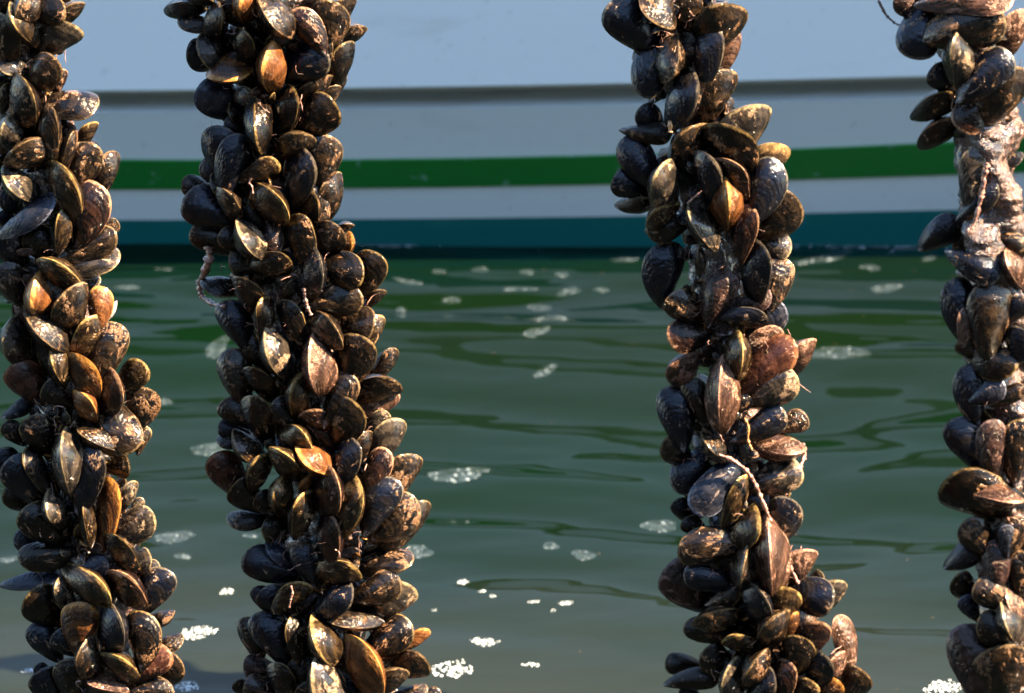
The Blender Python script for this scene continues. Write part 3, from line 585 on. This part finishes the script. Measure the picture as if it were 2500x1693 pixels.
strand(3, [(1600, 1020), (1650, 1040), (1690, 1065), (1714, 1100), (1735, 1150), (1752, 1190), (1775, 1235), (1795, 1290), (1812, 1325)], 6, 5, M_PINK, "long pink branching strand down the third rope's sunlit flank", 22, 'crusted_strand')
strand(3, [(1822, 1010), (1826, 1030), (1818, 1055), (1808, 1075)], 6, 5, M_PINK, "short pink strand bridging two shells at the third rope's sunlit edge", 0, 'crusted_strand')
strand(3, [(1520, 275), (1522, 300)], 6, 7, M_ORNG, "orange beard stub on the third rope below the hull shadow line", 45)
strand(3, [(1690, 950), (1698, 968), (1698, 1000), (1706, 1020)], 4, 3, M_ORNG, "yellowish thread curling on the third rope's front", 50)
strand(3, [(1560, 462), (1578, 446), (1592, 434)], 3, 2, M_PINK, "thin pink twig lying across the third rope by the teal stripe", 45)
strand(4, [(1985, -20), (1998, 10), (2012, 35), (2030, 52), (2042, 58)], 4, 3, M_DARK, "thin dark weed stalk curving off the rightmost rope's shaded edge", 0, 'weed_stalk')
strand(4, [(2240, 370), (2232, 420), (2222, 470), (2205, 520)], 7, 5, M_PINK, "pink crusted strand along the rightmost rope's bare section", 30, 'crusted_strand')

tv, tf = [], []
for k in ROPES:
    Yr = ROPES[k][1]
    for q in range({1: 210, 2: 280, 3: 260, 4: 140}[k]):
        ys = rng.uniform(-30, 1720); rx, hw = rope_at(k, ys); P = on_y(rx, ys, Yr); mpp = (P - CAM).dot(FWD) / FPX
        th = rng.uniform(-math.pi + .15, -.15); rad = Vector((math.cos(th), math.sin(th), 0)); tan = Vector((-math.sin(th), math.cos(th), 0))
        p = P + rad * hw * mpp * rng.uniform(.55, .86); d = (tan * rng.gauss(0, 1) + Vector((0, 0, rng.gauss(0, 1))) + rad * rng.uniform(-.3, .5)).normalized()
        r = rng.choice((.6, .7, .9, 1.2, 1.8)) * mpp; st = rng.uniform(4, 8) * mpp; b0 = len(tv); ns = 7
        for i in range(ns):
            a = d.orthogonal().normalized(); c = d.cross(a); rr = r * (1 - .6 * i / ns) * rng.uniform(.8, 1.3)
            for j in range(5): tv.append(p + (a * math.cos(j * 1.2566) + c * math.sin(j * 1.2566)) * rr)
            p = p + d * st; d = (d + Vector((rng.gauss(0, .35), rng.gauss(0, .35), rng.gauss(0, .35) - .12))).normalized()
        tf += [(b0 + i * 5 + j, b0 + i * 5 + (j + 1) % 5, b0 + (i + 1) * 5 + (j + 1) % 5, b0 + (i + 1) * 5 + j) for i in range(ns - 1) for j in range(5)]
tag(new_obj('byssus_threads', mesh_from('byssus_threads', tv, tf), mat=M_PINK), 'fine pinkish beard threads binding the mussels together', 'threads', kind='stuff')

# ------------------------------------------------------------ foam on the water
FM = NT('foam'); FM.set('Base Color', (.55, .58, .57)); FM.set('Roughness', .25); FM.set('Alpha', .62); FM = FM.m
FM2 = NT('shade_tinted_thin_foam'); FM2.set('Base Color', (.60, .70, .76)); FM2.set('Roughness', .4); FM2.set('Alpha', .16); FM2 = FM2.m  # blue tint and low alpha paint shade onto the foam near the boat
FILM = NT('shade_tinted_film'); _c = FILM.coords(); _v = FILM.t.nodes.new('ShaderNodeTexVoronoi'); FILM.l(_c, _v.inputs['Vector']); _v.inputs['Scale'].default_value = 190; _v.feature = 'DISTANCE_TO_EDGE'
FILM.set('Base Color', (.50, .66, .78)); FILM.set('Roughness', .35)  # bluish shade of the farther foam is put into the film colour
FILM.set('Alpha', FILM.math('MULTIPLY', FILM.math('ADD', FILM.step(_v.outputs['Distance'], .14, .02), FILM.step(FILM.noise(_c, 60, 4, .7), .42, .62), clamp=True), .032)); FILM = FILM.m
def bubble_geo(verts, faces, c, r, seg, sq=.75):
    b = len(verts); rings = 2 if seg < 7 else 3
    for a in range(rings):
        ph = a / rings * math.pi / 2
        for s in range(seg):
            th = 2 * math.pi * (s + .5 * (a % 2)) / seg; verts.append((c[0] + r * math.cos(ph) * math.cos(th), c[1] + r * math.cos(ph) * math.sin(th), c[2] + r * sq * math.sin(ph)))
    verts.append((c[0], c[1], c[2] + r * sq))
    for a in range(rings - 1):
        for s in range(seg): faces.append((b + a * seg + s, b + a * seg + (s + 1) % seg, b + (a + 1) * seg + (s + 1) % seg, b + (a + 1) * seg + s))
    t = b + rings * seg
    for s in range(seg): faces.append((b + (rings - 1) * seg + s, b + (rings - 1) * seg + (s + 1) % seg, t))
FOAM = [  # centre x, y, width, height (2324-wide pixels), slant, what singles it out
 (450, 1437, 92, 34, -.15, 'bright sunlit foam patch right beside the leftmost rope'), (1027, 1524, 118, 33, 0, 'largest sunlit foam raft beside the second rope at the bottom'),
 (1205, 1514, 38, 12, 0, 'small sunlit foam fleck beside the largest bottom raft'), (1100, 1463, 66, 22, 0, 'oval sunlit foam patch above the largest bottom raft'),
 (425, 1563, 64, 24, 0, 'foam patch cut by the bottom edge beside the leftmost rope'), (65, 1527, 30, 14, -.2, 'small foam patch on the shaded side of the leftmost rope, bottom'),
 (2140, 1562, 84, 36, -.1, 'bright foam raft against the rightmost rope at the bottom'), (1050, 1318, 28, 14, -.1, 'small sunlit bubble cluster highest beside the second rope'),
 (1285, 1373, 36, 11, -.1, 'narrow sunlit foam fleck farthest from the second rope'), (1210, 1370, 26, 8, 0, 'thin sunlit foam fleck between two larger flecks'),
 (1120, 1357, 20, 6, 0, 'tiny foam fleck third along the diagonal row'), (1095, 1343, 17, 6, 0, 'tiny foam fleck second along the diagonal row'),
 (985, 1388, 16, 6, 0, 'tiny bubble string nearest the second rope'), (1256, 1390, 14, 5, 0, 'tiniest foam fleck below the diagonal row'),
 (1042, 1088, 142, 34, -.06, 'large shaded foam raft beside the middle of the second rope'), (1497, 1188, 76, 26, -.05, 'bluish foam patch touching the third rope'),
 (1250, 1240, 42, 16, 0, 'small bluish foam patch in open water, upper of a pair'), (1325, 1260, 58, 20, 0, 'bluish foam patch in open water, lower of a pair'),
 (950, 1250, 72, 24, 0, 'bluish foam patch hugging the sunlit edge of the second rope'), (395, 1217, 92, 28, 0, 'wide bluish foam patch between the leftmost and second ropes'),
 (20, 1272, 44, 16, 0, 'bluish foam patch at the picture edge beside the leftmost rope'), (415, 1263, 36, 14, 0, 'small bluish foam patch below the wide one between ropes'),
 (475, 1030, 84, 22, 0, 'bluish foam streak ending behind the second rope'), (365, 927, 58, 14, .05, 'thin bluish foam streak beside the leftmost rope'),
 (1900, 851, 172, 26, -.03, 'longest foam streak beside the orange shells of the third rope'), (495, 840, 52, 40, -.4, 'blurred white foam patch behind the second rope'),
 (570, 1217, 30, 12, 0, 'faint foam fleck just beside the second rope'), (515, 1338, 42, 12, 0, 'faint foam streak between the lower ropes'),
 (1250, 772, 104, 22, 0, 'wide blurred foam patch amid the green reflections'), (1224, 730, 56, 18, 0, 'blurred foam patch above the wide one in the reflections'),
 (1217, 815, 66, 20, -.3, 'slanting blurred foam patch below the wide one'), (1238, 888, 56, 16, -.3, 'lowest slanting foam patch amid the reflections'),
 (1025, 712, 38, 14, 0, 'blurred foam patch on the reflection curve beside the second rope'), (910, 731, 28, 12, 0, 'small blurred foam fleck beside the second rope'),
 (1090, 632, 36, 14, 0, 'brightest small fleck in the row under the waterline'), (1196, 640, 32, 12, 0, 'third small fleck in the row under the waterline'),
 (1275, 646, 30, 12, 0, 'last small fleck in the row under the waterline'), (996, 634, 30, 10, 0, 'first faint fleck in the row under the waterline'),
 (1180, 686, 74, 12, -.03, 'long faint foam streak in the dark water'), (1290, 690, 62, 14, -.25, 'slanting foam streak in the dark water'),
 (1365, 684, 34, 10, 0, 'small fleck after the slanting streak'), (1420, 602, 64, 18, -.15, 'blurred foam patch near the waterline beside the third rope'),
 (1975, 625, 42, 16, 0, 'small foam patch between third and rightmost ropes'), (2012, 678, 74, 18, -.05, 'wider foam patch between third and rightmost ropes'),
 (1870, 597, 150, 24, -.22, 'long slanting foam smear beside the third rope near the hull'), (2030, 572, 40, 16, -.5, 'slanting foam fleck near the hull beside the rightmost rope'),
 (2108, 600, 34, 12, -.1, 'foam fleck nearest the rightmost rope under the hull'), (375, 620, 42, 14, 0, 'faint foam patch under the waterline between first ropes'),
 (925, 664, 66, 14, .2, 'faint foam wisp on the curve beside the second rope'), (290, 672, 60, 12, 0, 'faint foam streak beside the leftmost rope, shaded water'),
]
frng = random.Random(5)
def wz(x, y): return float(wave(np.array([x]), np.array([y]))[0])
for (px, py, pw, ph, sl, lab) in FOAM:
    C = on_water(px * K, py * K); d = (C - CAM); mpp = d.dot(FWD) / FPX * K; dep = math.asin(-d.normalized().z)
    a = pw * mpp / 2; b = ph * mpp / math.sin(dep) / 2; vv = []; ff = []
    area = math.pi * a * b; rb = min(max(math.sqrt(area / (420 if py < 1300 else 300)), .0016), .0050); faint = py < 705 or 'faint' in lab
    n = int(area / (rb * rb * 3.3)) + 3
    if faint: n = int(n * .42)
    ph0 = frng.uniform(0, 6.28)
    nt, nr = 30, (5 if py < 1300 else 0)
    if nr: vv.append((0, 0, wz(C.x, C.y) + .0007 - C.z))
    for rg in range(1, nr + 1):
        for q in range(nt):
            th = 2 * math.pi * q / nt; lim = rg / nr * (1 + .14 * math.sin(2 * th + ph0) + .10 * math.sin(3 * th + 2 * ph0) + .05 * math.sin(7 * th))
            x = C.x + a * lim * math.cos(th); y = C.y + b * lim * math.sin(th) - sl * a * lim * math.cos(th) / math.sin(dep); vv.append((x - C.x, y - C.y, wz(x, y) + .0007 - C.z))
    for q in range(nt if nr else 0):
        ff.append((0, 1 + q, 1 + (q + 1) % nt))
        for rg in range(nr - 1): ff.append((1 + rg * nt + q, 1 + (rg + 1) * nt + q, 1 + (rg + 1) * nt + (q + 1) % nt, 1 + rg * nt + (q + 1) % nt))
    nfilm = len(ff)
    st = rb * (1.55 if py < 1300 else 1.75); ni = int(a * 1.3 / st) + 1; nj = int(b * 1.3 / st) + 1
    for qi in range(-ni, ni + 1):
        for qj in range(-nj, nj + 1):
            ux = ((qi + .5 * (qj % 2)) * st + frng.gauss(0, rb * .35)) / a; uy = (qj * st * .87 + frng.gauss(0, rb * .35)) / b
            rr = math.hypot(ux, uy); th = math.atan2(uy, ux); lim = 1 + .14 * math.sin(2 * th + ph0) + .10 * math.sin(3 * th + 2 * ph0) + .05 * math.sin(7 * th)
            if rr > lim * .98 or frng.random() < (.93 if py < 1300 else .16 + .35 * (rr / lim) ** 4): continue
            x = C.x + a * ux; y = C.y + b * uy - sl * a * ux / math.sin(dep)
            r = rb * (.55 + .9 * frng.random() ** 2.2) * (1 - .3 * rr / lim)
            bubble_geo(vv, ff, (x - C.x, y - C.y, wz(x, y) - r * .25 - C.z), r, 7 if r > .003 else 6)
    if not ff: bubble_geo(vv, ff, (0, 0, wz(C.x, C.y) - C.z), rb, 6)
    fm_ = mesh_from('foam_patch', vv, ff); o = new_obj('foam_patch', fm_, mat=FM if py > 1300 else FM2); fm_.materials.append(FILM)
    fm_.polygons.foreach_set('material_index', [1] * nfilm + [0] * (len(ff) - nfilm)); o.location = C
    tag(o, lab, 'foam', 'foam patches floating on the water')
vv = []; ff = []
for x0, x1, n in ((-.24, -.14, 40), (-.30, .06, 16), (.03, .07, 22), (.36, .62, 60), (.62, .95, 20), (-1, -.62, 12)):
    for q in range(n):
        x = frng.uniform(x0, x1); z = wz(x, 8.0); y = side_y(x, z, False) - abs(frng.gauss(0, .006)) - .002
        bubble_geo(vv, ff, (x, y, z - .001), frng.uniform(.0014, .0032), 6)
tag(new_obj('waterline_froth', mesh_from('waterline_froth', vv, ff), mat=FM2), 'thin line of froth where the water meets the hull', 'froth', kind='stuff')
